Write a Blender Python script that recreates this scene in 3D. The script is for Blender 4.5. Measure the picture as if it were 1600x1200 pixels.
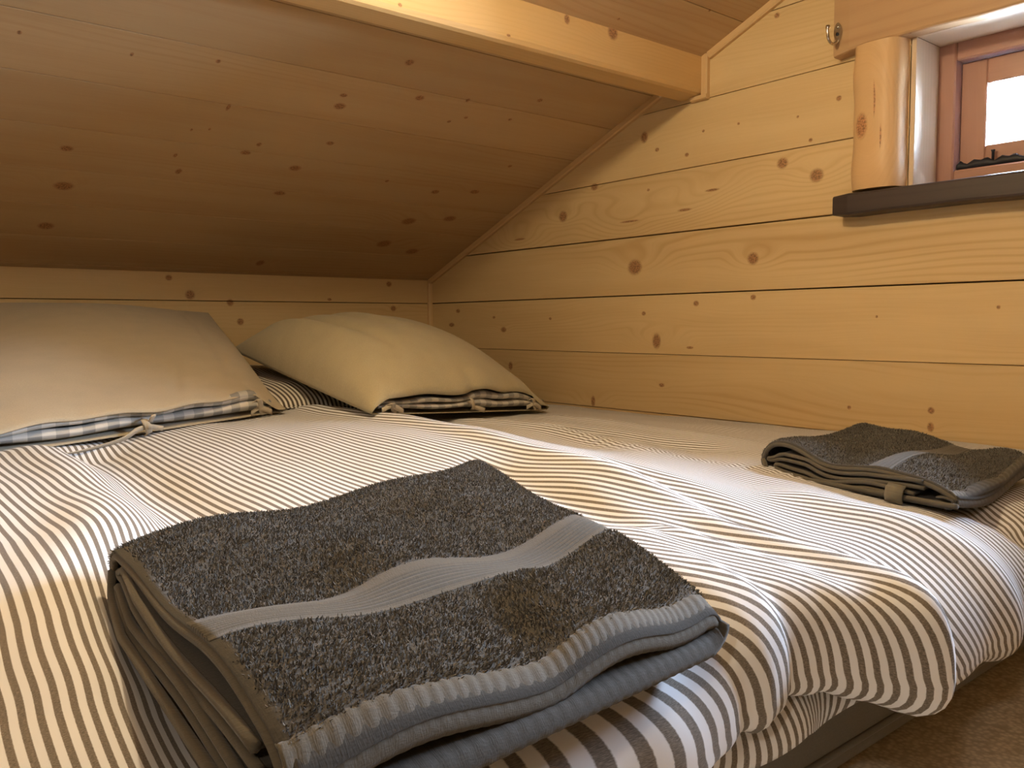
import bpy, math, random
import numpy as np
from mathutils import Vector, Matrix
for o in list(bpy.data.objects): bpy.data.objects.remove(o)
scene = bpy.context.scene
COL = scene.collection
# ------------------------------------------------------------------ camera
cam_d = bpy.data.cameras.new('camera'); cam = bpy.data.objects.new('camera', cam_d); COL.objects.link(cam)
CR, CU, CF = Vector((.7720, -.6356, -.0061)), Vector((.0503, .0515, .9974)), Vector((.6336, .7703, -.0717))
M = Matrix((CR, CU, -CF)).transposed().to_4x4(); M.translation = Vector((-1.5777, -2.345, .4318)); cam.matrix_world = M
cam_d.sensor_width = 36; cam_d.lens = 36*1311.7/1600; cam_d.clip_start = .02
scene.camera = cam
# ------------------------------------------------------------------ world, lights, exposure
scene.view_settings.view_transform = 'Standard'; scene.view_settings.look = 'None'
scene.view_settings.gamma = 1; scene.view_settings.use_curve_mapping = False
scene.view_settings.exposure = 0.48
w = bpy.data.worlds.new('sky'); scene.world = w; w.use_nodes = True
bg = w.node_tree.nodes['Background']; bg.inputs[0].default_value = (.62, .77, 1, 1); bg.inputs[1].default_value = 145.0
def light(name, typ, loc, power, color, size=.05, rot=None, size_y=None):
    d = bpy.data.lights.new(name, typ); d.energy = power; d.color = color
    if typ == 'AREA':
        d.shape = 'RECTANGLE'; d.size = size; d.size_y = size_y or size
    else: d.shadow_soft_size = size
    o = bpy.data.objects.new(name, d); COL.objects.link(o); o.location = loc
    if rot: o.rotation_euler = rot
    return o
light('ceiling_bulb', 'POINT', (-1.12, -1.55, 1.12), 13.2, (1, .81, .51), .035)
light('room_lamp', 'POINT', (-2.2, -2.55, 1.05), 7.5, (1, .91, .78), .04)
p_ = light('window_portal', 'AREA', (.16, -2.07, .82), 1, (1, 1, 1), .30, (0, math.radians(90), 0), .96)
p_.data.cycles.is_portal = True
p_.rotation_euler = (0, math.radians(90), 0)
# ------------------------------------------------------------------ knots of the boards, as (along, across, radius, radius) in metres
KN_GABLE = [(0.941, 0.883, 0.0103, 0.0123), (0.982, 0.847, 0.006, 0.0045), (1.072, 0.821, 0.0056, 0.0044), (1.119, 0.867, 0.0036, 0.0029), (1.214, 0.866, 0.0033, 0.0028), (0.77, 0.786, 0.0117, 0.0082), (0.955, 0.755, 0.0041, 0.0031), (0.65, 0.722, 0.0152, 0.0138), (0.912, 0.57, 0.0212, 0.0174), (1.256, 0.57, 0.013, 0.0125), (1.145, 0.731, 0.0176, 0.0029), (1.067, 0.695, 0.0188, 0.003), (0.894, 0.685, 0.0298, 0.0024), (0.466, 0.675, 0.0229, 0.0027), (1.103, 0.476, 0.0074, 0.0059), (0.942, 0.455, 0.0063, 0.0047), (1.258, 0.486, 0.0065, 0.0056), (1.325, 0.764, 0.0121, 0.0106), (1.404, 0.728, 0.0141, 0.0128), (1.449, 0.872, 0.0054, 0.005), (1.389, 0.801, 0.0043, 0.0039), (1.359, 0.853, 0.0029, 0.0026), (1.306, 1.071, 0.0061, 0.0052), (0.984, 0.387, 0.0122, 0.0172), (0.389, 0.414, 0.0121, 0.0076), (0.158, 0.473, 0.0104, 0.0061), (0.122, 0.429, 0.0142, 0.0062), (1.001, 0.28, 0.008, 0.0047), (0.766, 0.225, 0.0072, 0.0137), (0.421, 0.307, 0.009, 0.0114), (1.086, 0.373, 0.0094, 0.003), (0.343, 0.451, 0.0062, 0.0039), (0.597, 0.445, 0.0053, 0.0036), (1.645, 0.267, 0.0058, 0.0059), (1.645, 0.236, 0.0058, 0.0083), (1.485, 0.261, 0.004, 0.0038), (1.537, 0.441, 0.0025, 0.0025), (1.754, 0.455, 0.0031, 0.0033)]
KN_CEIL = [(-1.309, 0.856, 0.0034, 0.0046), (-1.14, 0.854, 0.0029, 0.0049), (-0.999, 0.879, 0.0042, 0.0051), (-0.655, 0.984, 0.0088, 0.0087), (-0.734, 0.85, 0.0076, 0.0058), (-0.725, 0.814, 0.0117, 0.0101), (-0.573, 0.887, 0.0096, 0.0079), (-0.937, 0.751, 0.0035, 0.01), (-1.186, 0.541, 0.0109, 0.009), (-1.167, 0.398, 0.0176, 0.0154), (-1.172, 0.218, 0.0151, 0.015), (-0.961, 0.502, 0.0064, 0.0101), (-0.985, 0.562, 0.0037, 0.0071), (-0.72, 0.568, 0.0129, 0.0103), (-0.849, 0.604, 0.0105, 0.0072), (-0.711, 0.454, 0.0136, 0.0086), (-0.685, 0.682, 0.0084, 0.007), (-0.314, 0.536, 0.0109, 0.009), (-0.301, 0.374, 0.0192, 0.0172), (-0.305, 0.236, 0.0201, 0.0191), (-0.187, 0.199, 0.0193, 0.0162), (-0.617, 0.078, 0.0108, 0.0158), (-0.833, 0.641, 0.0052, 0.007), (-0.473, 0.56, 0.0049, 0.0056), (-0.948, 0.671, 0.0024, 0.0043), (-0.981, 0.66, 0.0024, 0.0043), (-0.292, 0.958, 0.0063, 0.0061), (-0.462, 0.91, 0.0044, 0.0061), (-0.2, 0.558, 0.0133, 0.0091), (-0.184, 0.408, 0.0181, 0.0138), (-0.428, 0.852, 0.0045, 0.0043), (-0.459, 0.828, 0.0045, 0.0044), (-0.316, 0.874, 0.0048, 0.0044), (-0.181, 0.695, 0.0055, 0.0054), (-0.313, 1.076, 0.0119, 0.0036), (-0.125, 1.326, 0.003, 0.0028), (-0.308, 1.236, 0.0028, 0.0029)]
KN_BEAM = [(-0.426, 1.021, 0.0068, 0.0085), (-0.298, 1.023, 0.0132, 0.014), (-0.573, 0.96, 0.0046, 0.0023), (-0.806, 0.961, 0.0037, 0.0031)]
KN_KNEE = [(-0.844, 0.561, 0.0084, 0.0069), (-0.789, 0.516, 0.0121, 0.0122), (-0.678, 0.496, 0.0092, 0.009), (-0.65, 0.442, 0.0094, 0.0091), (-0.158, 0.561, 0.0095, 0.0082), (-0.143, 0.483, 0.0096, 0.0082), (-0.369, 0.509, 0.0065, 0.0039)]
SLOPE = .4052; CS = math.cos(math.atan(SLOPE)); ZK = .576
def zc(y): return ZK - SLOPE*y
# ------------------------------------------------------------------ helpers
def mesh_obj(name, V, F, mat=None, parent=None, uv=None, smooth=False, mats=None, fm=None):
    me = bpy.data.meshes.new(name)
    me.from_pydata([tuple(v) for v in V], [], [tuple(f) for f in F])
    if uv is not None:
        l = me.uv_layers.new(name='UVMap'); idx = np.empty(len(me.loops), int); me.loops.foreach_get('vertex_index', idx)
        l.data.foreach_set('uv', np.asarray(uv, float)[idx].ravel())
    for m in (mats or [mat]):
        if m: me.materials.append(m)
    if fm is not None: me.polygons.foreach_set('material_index', fm)
    if smooth: me.polygons.foreach_set('use_smooth', [True]*len(me.polygons))
    me.update()
    o = bpy.data.objects.new(name, me); COL.objects.link(o)
    if parent: o.parent = parent
    return o
def empty(name, loc=(0, 0, 0)):
    o = bpy.data.objects.new(name, None); COL.objects.link(o); o.location = loc; o.empty_display_size = .05; return o
def tag(o, label=None, cat=None, group=None, kind=None):
    if label: o['label'] = label
    if cat: o['category'] = cat
    if group: o['group'] = group
    if kind: o['kind'] = kind
    return o
def child(o, root):
    """parent o (world coordinates mesh) under root, keeping it in place"""
    o.parent = root; o.matrix_parent_inverse = Matrix.Translation(root.location).inverted(); return o
def subset_grid(nu, nv):
    a = np.arange(nu*nv).reshape(nv, nu)
    return np.stack([a[:-1, :-1], a[:-1, 1:], a[1:, 1:], a[1:, :-1]], -1).reshape(-1, 4)
def grid_obj(name, P, uv, mat, parent=None, thick=0, offset=-1, mats=None, fm=None):
    nv, nu = P.shape[:2]
    o = mesh_obj(name, P.reshape(-1, 3), subset_grid(nu, nv), mat, None, uv.reshape(-1, 2), True, mats, fm)
    if parent: child(o, parent)
    if thick:
        m = o.modifiers.new('s', 'SOLIDIFY'); m.thickness = thick; m.offset = offset
    return o
def box(name, lo, hi, mat, parent=None, bev=.002):
    import bmesh
    bm = bmesh.new(); bmesh.ops.create_cube(bm, size=1)
    lo = Vector(lo); hi = Vector(hi); c = (lo+hi)/2; s = hi-lo
    for v in bm.verts: v.co = Vector((c[i]+v.co[i]*s[i] for i in range(3)))
    if bev: bmesh.ops.bevel(bm, geom=bm.edges[:], offset=bev, segments=1, affect='EDGES')
    me = bpy.data.meshes.new(name); bm.to_mesh(me); bm.free(); me.materials.append(mat)
    ax = int(np.argmax([s.x, s.y, s.z]))
    l = me.uv_layers.new(name='UVMap')
    for p in me.polygons:
        n = p.normal; na = max(range(3), key=lambda i: abs(n[i])); o2 = [i for i in range(3) if i != ax]
        vv = [i for i in o2 if i != na]; vv = vv[0]
        uu = ax if na != ax else o2[1]
        for li in p.loop_indices:
            co = me.vertices[me.loops[li].vertex_index].co
            l.data[li].uv = (co[uu], co[vv])
    o = bpy.data.objects.new(name, me); COL.objects.link(o)
    if parent: child(o, parent)
    return o
def tube(name, pts, rad, mat, parent=None, n=8, closed_ends=True):
    pts = [Vector(p) for p in pts]; V = []; F = []
    r = rad if hasattr(rad, '__len__') else [rad]*len(pts)
    t0 = (pts[1]-pts[0]).normalized(); a = t0.orthogonal().normalized()
    for i, p in enumerate(pts):
        t = (pts[min(i+1, len(pts)-1)]-pts[max(i-1, 0)]).normalized()
        a = (a - t*a.dot(t)).normalized(); b = t.cross(a)
        for k in range(n):
            th = 2*math.pi*k/n; V.append(p+(a*math.cos(th)+b*math.sin(th))*r[i])
    for i in range(len(pts)-1):
        for k in range(n): F.append((i*n+k, i*n+(k+1) % n, (i+1)*n+(k+1) % n, (i+1)*n+k))
    F.append(tuple(range(n))[::-1]); F.append(tuple((len(pts)-1)*n+k for k in range(n)))
    uv = [(sum(v)*1.0, v[2]) for v in V]
    o = mesh_obj(name, V, F, mat, None, uv, True)
    if parent: child(o, parent)
    return o
def spline(pts, n=8):
    pts = [np.array(p, float) for p in pts]; P = [2*pts[0]-pts[1]]+pts+[2*pts[-1]-pts[-2]]; out = []
    for i in range(1, len(P)-2):
        for k in range(n):
            t = k/n; a, b, c, d = P[i-1:i+3]
            out.append(.5*((2*b)+(-a+c)*t+(2*a-5*b+4*c-d)*t*t+(-a+3*b-3*c+d)*t**3))
    out.append(pts[-1]); return out
def ribbon(name, pts, side, width, mat, parent, thick=.0012):
    """flat cloth tape along pts; side = direction(s) of its width"""
    pts = spline(pts, 6); V = []; uv = []; L = 0
    sd = [np.array(x, float) for x in side] if hasattr(side[0], '__len__') else [np.array(side, float)]*2
    for i, p in enumerate(pts):
        f = i/(len(pts)-1)*(len(sd)-1); k = min(int(f), len(sd)-2); s = sd[k]*(1-f+k)+sd[k+1]*(f-k); s = s/np.linalg.norm(s)
        if i: L += np.linalg.norm(p-pts[i-1])
        for j, q in enumerate((-.5, 0, .5)): V.append(p+s*width*q+np.array([0, 0, .0008*(j == 1)])); uv.append((L, q*width))
    o = grid_obj(name, np.array(V).reshape(len(pts), 3, 3), np.array(uv).reshape(len(pts), 3, 2), mat, parent, thick, 0)
    return o
def clip(poly, n, d):
    """keep the part of a convex polygon where n.p <= d"""
    out = []
    for i in range(len(poly)):
        a, b = poly[i], poly[(i+1) % len(poly)]; da = n[0]*a[0]+n[1]*a[1]-d; db = n[0]*b[0]+n[1]*b[1]-d
        if da <= 0: out.append(a)
        if (da < 0 < db) or (db < 0 < da):
            t = da/(da-db); out.append((a[0]+(b[0]-a[0])*t, a[1]+(b[1]-a[1])*t))
    return out
def inset(poly, b):
    n = len(poly); out = []
    area = sum(poly[i][0]*poly[(i+1) % n][1]-poly[(i+1) % n][0]*poly[i][1] for i in range(n)); sg = 1 if area > 0 else -1
    L = []
    for i in range(n):
        p, q = np.array(poly[i]), np.array(poly[(i+1) % n]); t = (q-p)/np.linalg.norm(q-p); nn = np.array([-t[1], t[0]])*sg
        L.append((p+nn*b, t))
    for i in range(n):
        p, t = L[i-1]; q, s = L[i]
        k = t[0]*s[1]-t[1]*s[0]
        if abs(k) < 1e-6: out.append(tuple(q)); continue
        a = ((q-p)[0]*s[1]-(q-p)[1]*s[0])/k; out.append(tuple(p+t*a))
    return out
def slab(name, poly, O, U, Vv, N, th, mat, parent=None, b=.0015):
    """board: polygon in (along, across) metres on a plane, its face towards N, thickness th behind it"""
    O, U, Vv, N = Vector(O), Vector(U), Vector(Vv), Vector(N); n = len(poly); I = inset(poly, b)
    vs = []; uv = []
    for (pp, dd) in ((I, 0), (poly, b), (poly, th)):
        for (u, v) in pp: vs.append(O+U*u+Vv*v-N*dd); uv.append((u, v))
    F = [tuple(range(n)), tuple(range(3*n-1, 2*n-1, -1))]
    for k in range(2):
        for i in range(n):
            j = (i+1) % n; F.append((k*n+i, (k+1)*n+i, (k+1)*n+j, k*n+j))
    me_n = (vs[1]-vs[0]).cross(vs[2]-vs[1])
    if me_n.dot(N) < 0: F = [f[::-1] for f in F]
    return mesh_obj(name, vs, F, mat, parent, uv)
# ------------------------------------------------------------------ materials
def newmat(name, rough=.6, spec=.3):
    m = bpy.data.materials.new(name); m.use_nodes = True; nt = m.node_tree; b = nt.nodes['Principled BSDF']
    b.inputs['Roughness'].default_value = rough; b.inputs['Specular IOR Level'].default_value = spec
    return m, nt, b
class G:
    def __init__(s, nt): s.nt = nt
    def n(s, t, **kw):
        x = s.nt.nodes.new(t)
        for k, v in kw.items(): setattr(x, k, v)
        return x
    def put(s, sock, v):
        if hasattr(v, 'is_output') or isinstance(v, bpy.types.NodeSocket): s.nt.links.new(v, sock)
        else: sock.default_value = v
    def m(s, op, a, b=0.0, c=None):
        x = s.n('ShaderNodeMath', operation=op); s.put(x.inputs[0], a); s.put(x.inputs[1], b)
        if c is not None: s.put(x.inputs[2], c)
        return x.outputs[0]
    def sep(s, v): x = s.n('ShaderNodeSeparateXYZ'); s.put(x.inputs[0], v); return x.outputs
    def comb(s, a, b, c=0.0):
        x = s.n('ShaderNodeCombineXYZ'); s.put(x.inputs[0], a); s.put(x.inputs[1], b); s.put(x.inputs[2], c); return x.outputs[0]
    def noise(s, vec, scale=1, detail=2, rough=.5):
        x = s.n('ShaderNodeTexNoise'); s.put(x.inputs['Vector'], vec); x.inputs['Scale'].default_value = scale
        x.inputs['Detail'].default_value = detail; x.inputs['Roughness'].default_value = rough; return x.outputs[0]
    def vm(s, op, a, b=None):
        x = s.n('ShaderNodeVectorMath', operation=op); s.put(x.inputs[0], a)
        if b is not None: s.put(x.inputs[1], b)
        return x.outputs['Value'] if op in ('LENGTH', 'DISTANCE') else x.outputs[0]
    def mr(s, v, a, b, c=0., d=1., smooth=True):
        x = s.n('ShaderNodeMapRange'); x.interpolation_type = 'SMOOTHSTEP' if smooth else 'LINEAR'; s.put(x.inputs[0], v)
        for i, q in enumerate((a, b, c, d)): x.inputs[i+1].default_value = q
        return x.outputs[0]
    def mix(s, f, a, b):
        x = s.n('ShaderNodeMix', data_type='RGBA'); s.put(x.inputs[0], f)
        s.put(x.inputs[6], a if not isinstance(a, tuple) else (*a, 1)[:4]); s.put(x.inputs[7], b if not isinstance(b, tuple) else (*b, 1)[:4]); return x.outputs[2]
    def bump(s, b, h, strength=.3, dist=.001):
        x = s.n('ShaderNodeBump'); x.inputs['Strength'].default_value = strength; x.inputs['Distance'].default_value = dist
        s.put(x.inputs['Height'], h); s.nt.links.new(x.outputs[0], b.inputs['Normal'])
    def uv(s): return s.n('ShaderNodeTexCoord').outputs['UV']
PINE = (.68, .495, .255); PINE_D = (.49, .305, .125)
def wood(name, knots=(), seed=0., light=PINE, dark=PINE_D, rough=.5, ring=.013, ringamt=.55, spec=.3, knotcol=(.17, .08, .035)):
    m, nt, b = newmat(name, rough, spec); g = G(nt); uv = g.uv(); s = g.sep(uv); u, v = s[0], s[1]
    n1 = g.noise(g.comb(g.m('MULTIPLY', u, 1.1), g.m('MULTIPLY', v, 6.), seed), 1, 2)
    vv = g.m('ADD', v, g.m('MULTIPLY', g.m('SUBTRACT', n1, .5), .11))
    kd = None
    for (ku, kv, ru, rv) in knots:
        R = max(ru, rv)
        d = g.vm('SUBTRACT', uv, (ku, kv, 0))
        if R > .006:
            big = R > .0125
            q = g.vm('LENGTH', g.vm('MULTIPLY', d, (1/(R*(7.5 if big else 5)), 1/(R*(3.2 if big else 2.2)), 1)))
            vv = g.m('ADD', vv, g.mr(q, 0, 1, R*(2.2 if big else 1.1), 0))
        k = g.vm('LENGTH', g.vm('MULTIPLY', d, (1/ru, 1/rv, 1)))
        k = g.mr(k, 1.35, .65)
        kd = k if kd is None else g.m('MAXIMUM', kd, k)
    ph = g.m('SINE', g.m('MULTIPLY', vv, 2*math.pi/ring))
    ph = g.m('POWER', g.m('MULTIPLY_ADD', ph, .5, .5), 3.)
    msk = g.mr(g.noise(g.comb(g.m('MULTIPLY', u, .9), g.m('MULTIPLY', v, 9.), seed+7), 1, 1), .38, .68)
    fine = g.noise(g.comb(g.m('MULTIPLY', u, 9.), g.m('MULTIPLY', vv, 420.), seed), 1, 2, .6)
    tone = g.noise(g.comb(g.m('MULTIPLY', u, 1.5), g.m('MULTIPLY', v, 14.), seed+3), 1, 2)
    f = g.m('MULTIPLY', g.m('MULTIPLY', ph, msk), ringamt*.6)
    f = g.m('ADD', f, g.m('MULTIPLY', g.m('SUBTRACT', fine, .5), .35))
    f = g.m('ADD', f, g.mr(tone, .3, .75, 0, .30))
    c = g.mix(f, light, dark)
    if kd is not None:
        kn = g.noise(g.vm('MULTIPLY', uv, (260., 300., 1.)), 1, 2)
        kc = g.mix(g.mr(kn, .35, .65), knotcol, tuple(x*2.6 for x in knotcol))
        c = g.mix(g.m('MULTIPLY', kd, .88), c, kc)
    nt.links.new(c, b.inputs['Base Color'])
    g.bump(b, fine, .12, .0006)
    return m
def cloth(name, col, rough=.9, scale=900., amt=.25, weave=True):
    m, nt, b = newmat(name, rough, .15); g = G(nt); uv = g.uv(); s = g.sep(uv)
    n = g.noise(g.vm('MULTIPLY', uv, (1., 1., 1.)), 18, 3)
    a = g.noise(g.vm('MULTIPLY', uv, (scale*.25, scale, 1.)), 1, 1); c = g.noise(g.vm('MULTIPLY', uv, (scale, scale*.25, 1.)), 1, 1)
    h = g.m('ADD', a, c)
    col2 = tuple(x*.82 for x in col)
    nt.links.new(g.mix(g.m('ADD', g.mr(h, .7, 1.3, 0, amt*2), g.mr(n, .35, .7, 0, .25)), col, col2), b.inputs['Base Color'])
    b.inputs['Sheen Weight'].default_value = .15
    g.bump(b, h, .35, .0006); return m
def stripes(name, period=.0096, duty=.47, white=(.80, .80, .82), brown=(.135, .115, .095)):
    m, nt, b = newmat(name, .85, .15); g = G(nt); uv = g.uv(); s = g.sep(uv)
    e = g.noise(g.vm('MULTIPLY', uv, (1500., 700., 1.)), 1, 1)
    f = g.m('FRACT', g.m('ADD', g.m('DIVIDE', s[0], period), 100.))
    t = g.m('ABSOLUTE', g.m('SUBTRACT', f, .5)); t = g.m('ADD', t, g.m('MULTIPLY', g.m('SUBTRACT', e, .5), .05))
    k = g.mr(t, duty/2-.035, duty/2+.035, 1, 0)
    thr = g.noise(g.vm('MULTIPLY', uv, (500., 2200., 1.)), 1, 2, .7)
    br = g.mix(g.mr(thr, .35, .7), brown, tuple(x*2.1 for x in brown))
    nt.links.new(g.mix(k, white, br), b.inputs['Base Color']); g.bump(b, thr, .2, .0004)
    b.inputs['Sheen Weight'].default_value = .1
    return m
def gingham(name, size=.021):
    m, nt, b = newmat(name, .85, .15); g = G(nt); s = g.sep(g.uv())
    def sq(x):
        f = g.m('FRACT', g.m('ADD', g.m('DIVIDE', x, 2*size), 50.)); return g.m('GREATER_THAN', f, .5)
    a = g.m('ADD', sq(s[0]), sq(s[1]))
    f = g.m('MULTIPLY', a, .5)
    n = g.noise(g.vm('MULTIPLY', g.uv(), (1200., 1200., 1.)), 1, 1)
    nt.links.new(g.mix(g.m('ADD', f, g.m('MULTIPLY', g.m('SUBTRACT', n, .5), .2)), (.60, .56, .50), (.24, .235, .225)), b.inputs['Base Color'])
    g.bump(b, n, .2, .0004); return m
def plain(name, col, rough=.6, metal=0., spec=.4, nscale=60, amt=.15):
    m, nt, b = newmat(name, rough, spec); g = G(nt); b.inputs['Metallic'].default_value = metal
    n = g.noise(g.n('ShaderNodeTexCoord').outputs['Object'], nscale, 2)
    nt.links.new(g.mix(g.mr(n, .3, .7, 0, 1), col, tuple(x*(1-amt) for x in col)), b.inputs['Base Color']); return m
M_LINEN = cloth('linen_beige', (.44, .375, .235), .92, 1100., .3)
M_LINEN_L = cloth('linen_pale', (.46, .385, .27), .92, 1100., .3)
M_TAPE = cloth('linen_tape', (.50, .42, .31), .92, 1500., .3)
M_STRIPE = stripes('ticking_stripe'); M_STRIPE_P = stripes('pillow_ticking', .0105, .5, (.70, .66, .58), (.06, .045, .03))
M_GING = gingham('grey_gingham')
M_TERRY = cloth('terry_ground', (.075, .067, .056), .95, 900., .5)
M_BAND = cloth('terry_band', (.105, .090, .067), .75, 900., .3)
M_SHEET = cloth('fitted_sheet', (.20, .185, .16), .9, 900., .2)
M_BRASS = plain('brushed_metal', (.62, .57, .50), .22, 1.0)
M_BLACK = plain('black_iron', (.012, .013, .02), .5)
M_DARK = plain('dark_backing_wood', (.10, .05, .02), .9)  # dark brown wood of the slabs behind the planks
# terry yarn: colour varies from tuft to tuft
def yarn():
    m, nt, b = newmat('terry_yarn', .85, .2); g = G(nt)
    a = g.n('ShaderNodeAttribute', attribute_name='tone')
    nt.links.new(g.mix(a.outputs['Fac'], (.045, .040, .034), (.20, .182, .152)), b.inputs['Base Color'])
    b.inputs['Sheen Weight'].default_value = .2; return m
M_YARN = yarn()
def carpet():
    m, nt, b = newmat('carpet_loop', .95, .1); g = G(nt); v = g.n('ShaderNodeTexCoord').outputs['Object']
    x = g.n('ShaderNodeTexVoronoi'); x.inputs['Scale'].default_value = 190; g.put(x.inputs['Vector'], v)
    n = g.noise(v, 40, 3)
    c = g.mix(g.m('ADD', g.mr(x.outputs['Distance'], .1, .8, 0, .7), g.mr(n, .3, .7, 0, .35)), (.84, .74, .58), (.50, .41, .29))
    nt.links.new(c, b.inputs['Base Color']); g.bump(b, x.outputs['Distance'], -.8, .004); return m
M_CARPET = carpet()
# ------------------------------------------------------------------ the room
XW, YF = -3.4, -5.2      # far ends of the room behind the camera
rng = random.Random(4)
def inrect(k, u0, u1, v0, v1, pad=.03): return u0-pad <= k[0] <= u1+pad and v0-pad <= k[1] <= v1+pad
# gable wall on the right, planks with a window hole
W_Y0, W_Y1, W_Z0, W_Z1 = 1.592, 2.56, .645, .962     # opening in (-y) and z
wall_right = tag(mesh_obj('wall_right', *(lambda: (
    [(x, -y, z) for x in (.03, .16) for (y, z) in ((-.1, -.1), (5.3, -.1), (5.3, .62), (2.6, 1.70), (-.1, .62), (W_Y0, W_Z0), (W_Y1, W_Z0), (W_Y1, W_Z1), (W_Y0, W_Z1))],
    [f for k in (0, 9) for f in ((k+0, k+1, k+6, k+5), (k+1, k+2, k+7, k+6), (k+2, k+3, k+8, k+7), (k+3, k+4, k+8), (k+4, k+0, k+5, k+8))] +
    [(5, 6, 15, 14), (6, 7, 16, 15), (7, 8, 17, 16), (8, 5, 14, 17), (0, 1, 10, 9), (1, 2, 11, 10), (2, 3, 12, 11), (3, 4, 13, 12), (4, 0, 9, 13)]))(), M_DARK),
    'gable wall clad in wide knotty pine planks beside the bed', kind='structure')
ZJ = [-.08, .065, .21, .355, .5, .645, .79, .938, 1.084, 1.23, 1.375, 1.52, 1.66]
GAP = {.355: .0012, .5: .0028, .645: .0032, .79: .0018, .938: .0014, 1.084: .0014}
def gable_polys(z0, z1):
    g0 = GAP.get(z0, .0016)/2; g1 = GAP.get(z1, .0016)/2; z0 += g0; z1 -= g1
    full = [(0.0, z0), (5.2, z0), (5.2, z1), (0.0, z1)]
    P = []
    if z1 <= W_Z0+.001 or z0 >= W_Z1: P = [full]
    else:
        P = [[(0, z0), (W_Y0, z0), (W_Y0, z1), (0, z1)], [(W_Y1, z0), (5.2, z0), (5.2, z1), (W_Y1, z1)]]
        if z1 > W_Z1: P.append([(W_Y0, W_Z1), (W_Y1, W_Z1), (W_Y1, z1), (W_Y0, z1)])
    out = []
    for p in P:
        p = clip(p, (-SLOPE, 1), ZK-.001); p = clip(p, (SLOPE, 1), ZK+SLOPE*5.2-.001)
        if len(p) > 2: out.append(p)
    return out
for i in range(len(ZJ)-1):
    for p in gable_polys(ZJ[i], ZJ[i+1]):
        us = [q[0] for q in p]; vs = [q[1] for q in p]
        kn = [k for k in KN_GABLE if inrect(k, min(us), max(us), min(vs), max(vs), .012)]
        t = rng.uniform(.95, 1.04)
        mt = wood('pine_wall', kn, 3.1*i+len(us), tuple(x*t for x in PINE), PINE_D, ringamt=rng.choice([.5, .75, .6]), ring=rng.choice([.010, .014, .012]))
        slab('plank', p, (0, 0, 0), (0, -1, 0), (0, 0, 1), (-1, 0, 0), .022, mt, wall_right, .0008)
# low knee wall at the head of the bed
wall_back = tag(box('wall_back', (XW-.1, .03, -.1), (.16, .12, .75), M_DARK, None, 0), 'low knotty pine wall behind the pillows', kind='structure')
for i, (z0, z1) in enumerate(((-.08, .065), (.065, .21), (.21, .355), (.355, .5), (.5, ZK+.02))):
    kn = [k for k in KN_KNEE if z0-.01 < k[1] < z1+.01]
    mt = wood('pine_knee', kn, 40+2.3*i, ringamt=.4)
    slab('plank', [(XW, z0+.001), (0, z0+.001), (0, z1-.001), (XW, z1-.001)], (0, 0, 0), (1, 0, 0), (0, 0, 1), (0, -1, 0), .022, mt, wall_back, .0008)
# sloping ceiling: near slope (above the bed) and far slope
ceiling = tag(mesh_obj('ceiling', [(x, y, z+.035) for x in (XW-.1, .16) for (y, z) in ((.1, zc(.1)), (-2.6, zc(-2.6)), (-5.3, zc(.1)))] +
    [(x, y, z+.12) for x in (XW-.1, .16) for (y, z) in ((.1, zc(.1)), (-2.6, zc(-2.6)), (-5.3, zc(.1)))],
    [(0, 3, 4, 1), (1, 4, 5, 2), (6, 9, 10, 7), (7, 10, 11, 8), (0, 3, 9, 6), (2, 5, 11, 8), (0, 1, 7, 6), (1, 2, 8, 7), (3, 4, 10, 9), (4, 5, 11, 10)], M_DARK),
    'sloping pine board ceiling', kind='structure')
VJ = [0, .0219, .1695, .317, .464, .612, .7596, .910, 1.055, 1.201, 1.328, 1.475, 1.62, 1.77, 1.92, 2.07, 2.22, 2.37, 2.52, 2.67, 2.8053]
nrm = Vector((0, -SLOPE*CS, -CS)); 
PINE_C = (.54, .375, .20)
for i in range(len(VJ)-1):
    v0, v1 = VJ[i], VJ[i+1]; kn = [k for k in KN_CEIL if v0-.01 < k[1] < v1+.01]
    t = rng.uniform(.94, 1.05)
    mt = wood('pine_ceiling', kn, 90+1.7*i, tuple(x*t for x in PINE_C), (.40, .215, .085), ringamt=.38, ring=.016)
    e = .0008
    P = [(XW, v0+e), (0, v0+e), (0, v1-e), (XW, v1-e)]
    slab('plank', P, (0, 0, ZK), (1, 0, 0), (0, -CS, SLOPE*CS), nrm, .018, mt, ceiling, .0007)
for i in range(19):
    v0, v1 = i*.1476, (i+1)*.1476
    mt = wood('pine_ceiling_far', (), 130+1.7*i, PINE_C, (.40, .215, .085), ringamt=.38)
    slab('plank', [(XW, v0+.0005), (0, v0+.0005), (0, v1-.0005), (XW, v1-.0005)], (0, -5.2, ZK), (1, 0, 0), (0, CS, SLOPE*CS), (0, SLOPE*CS, -CS), .018, mt, ceiling, .0007)
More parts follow.
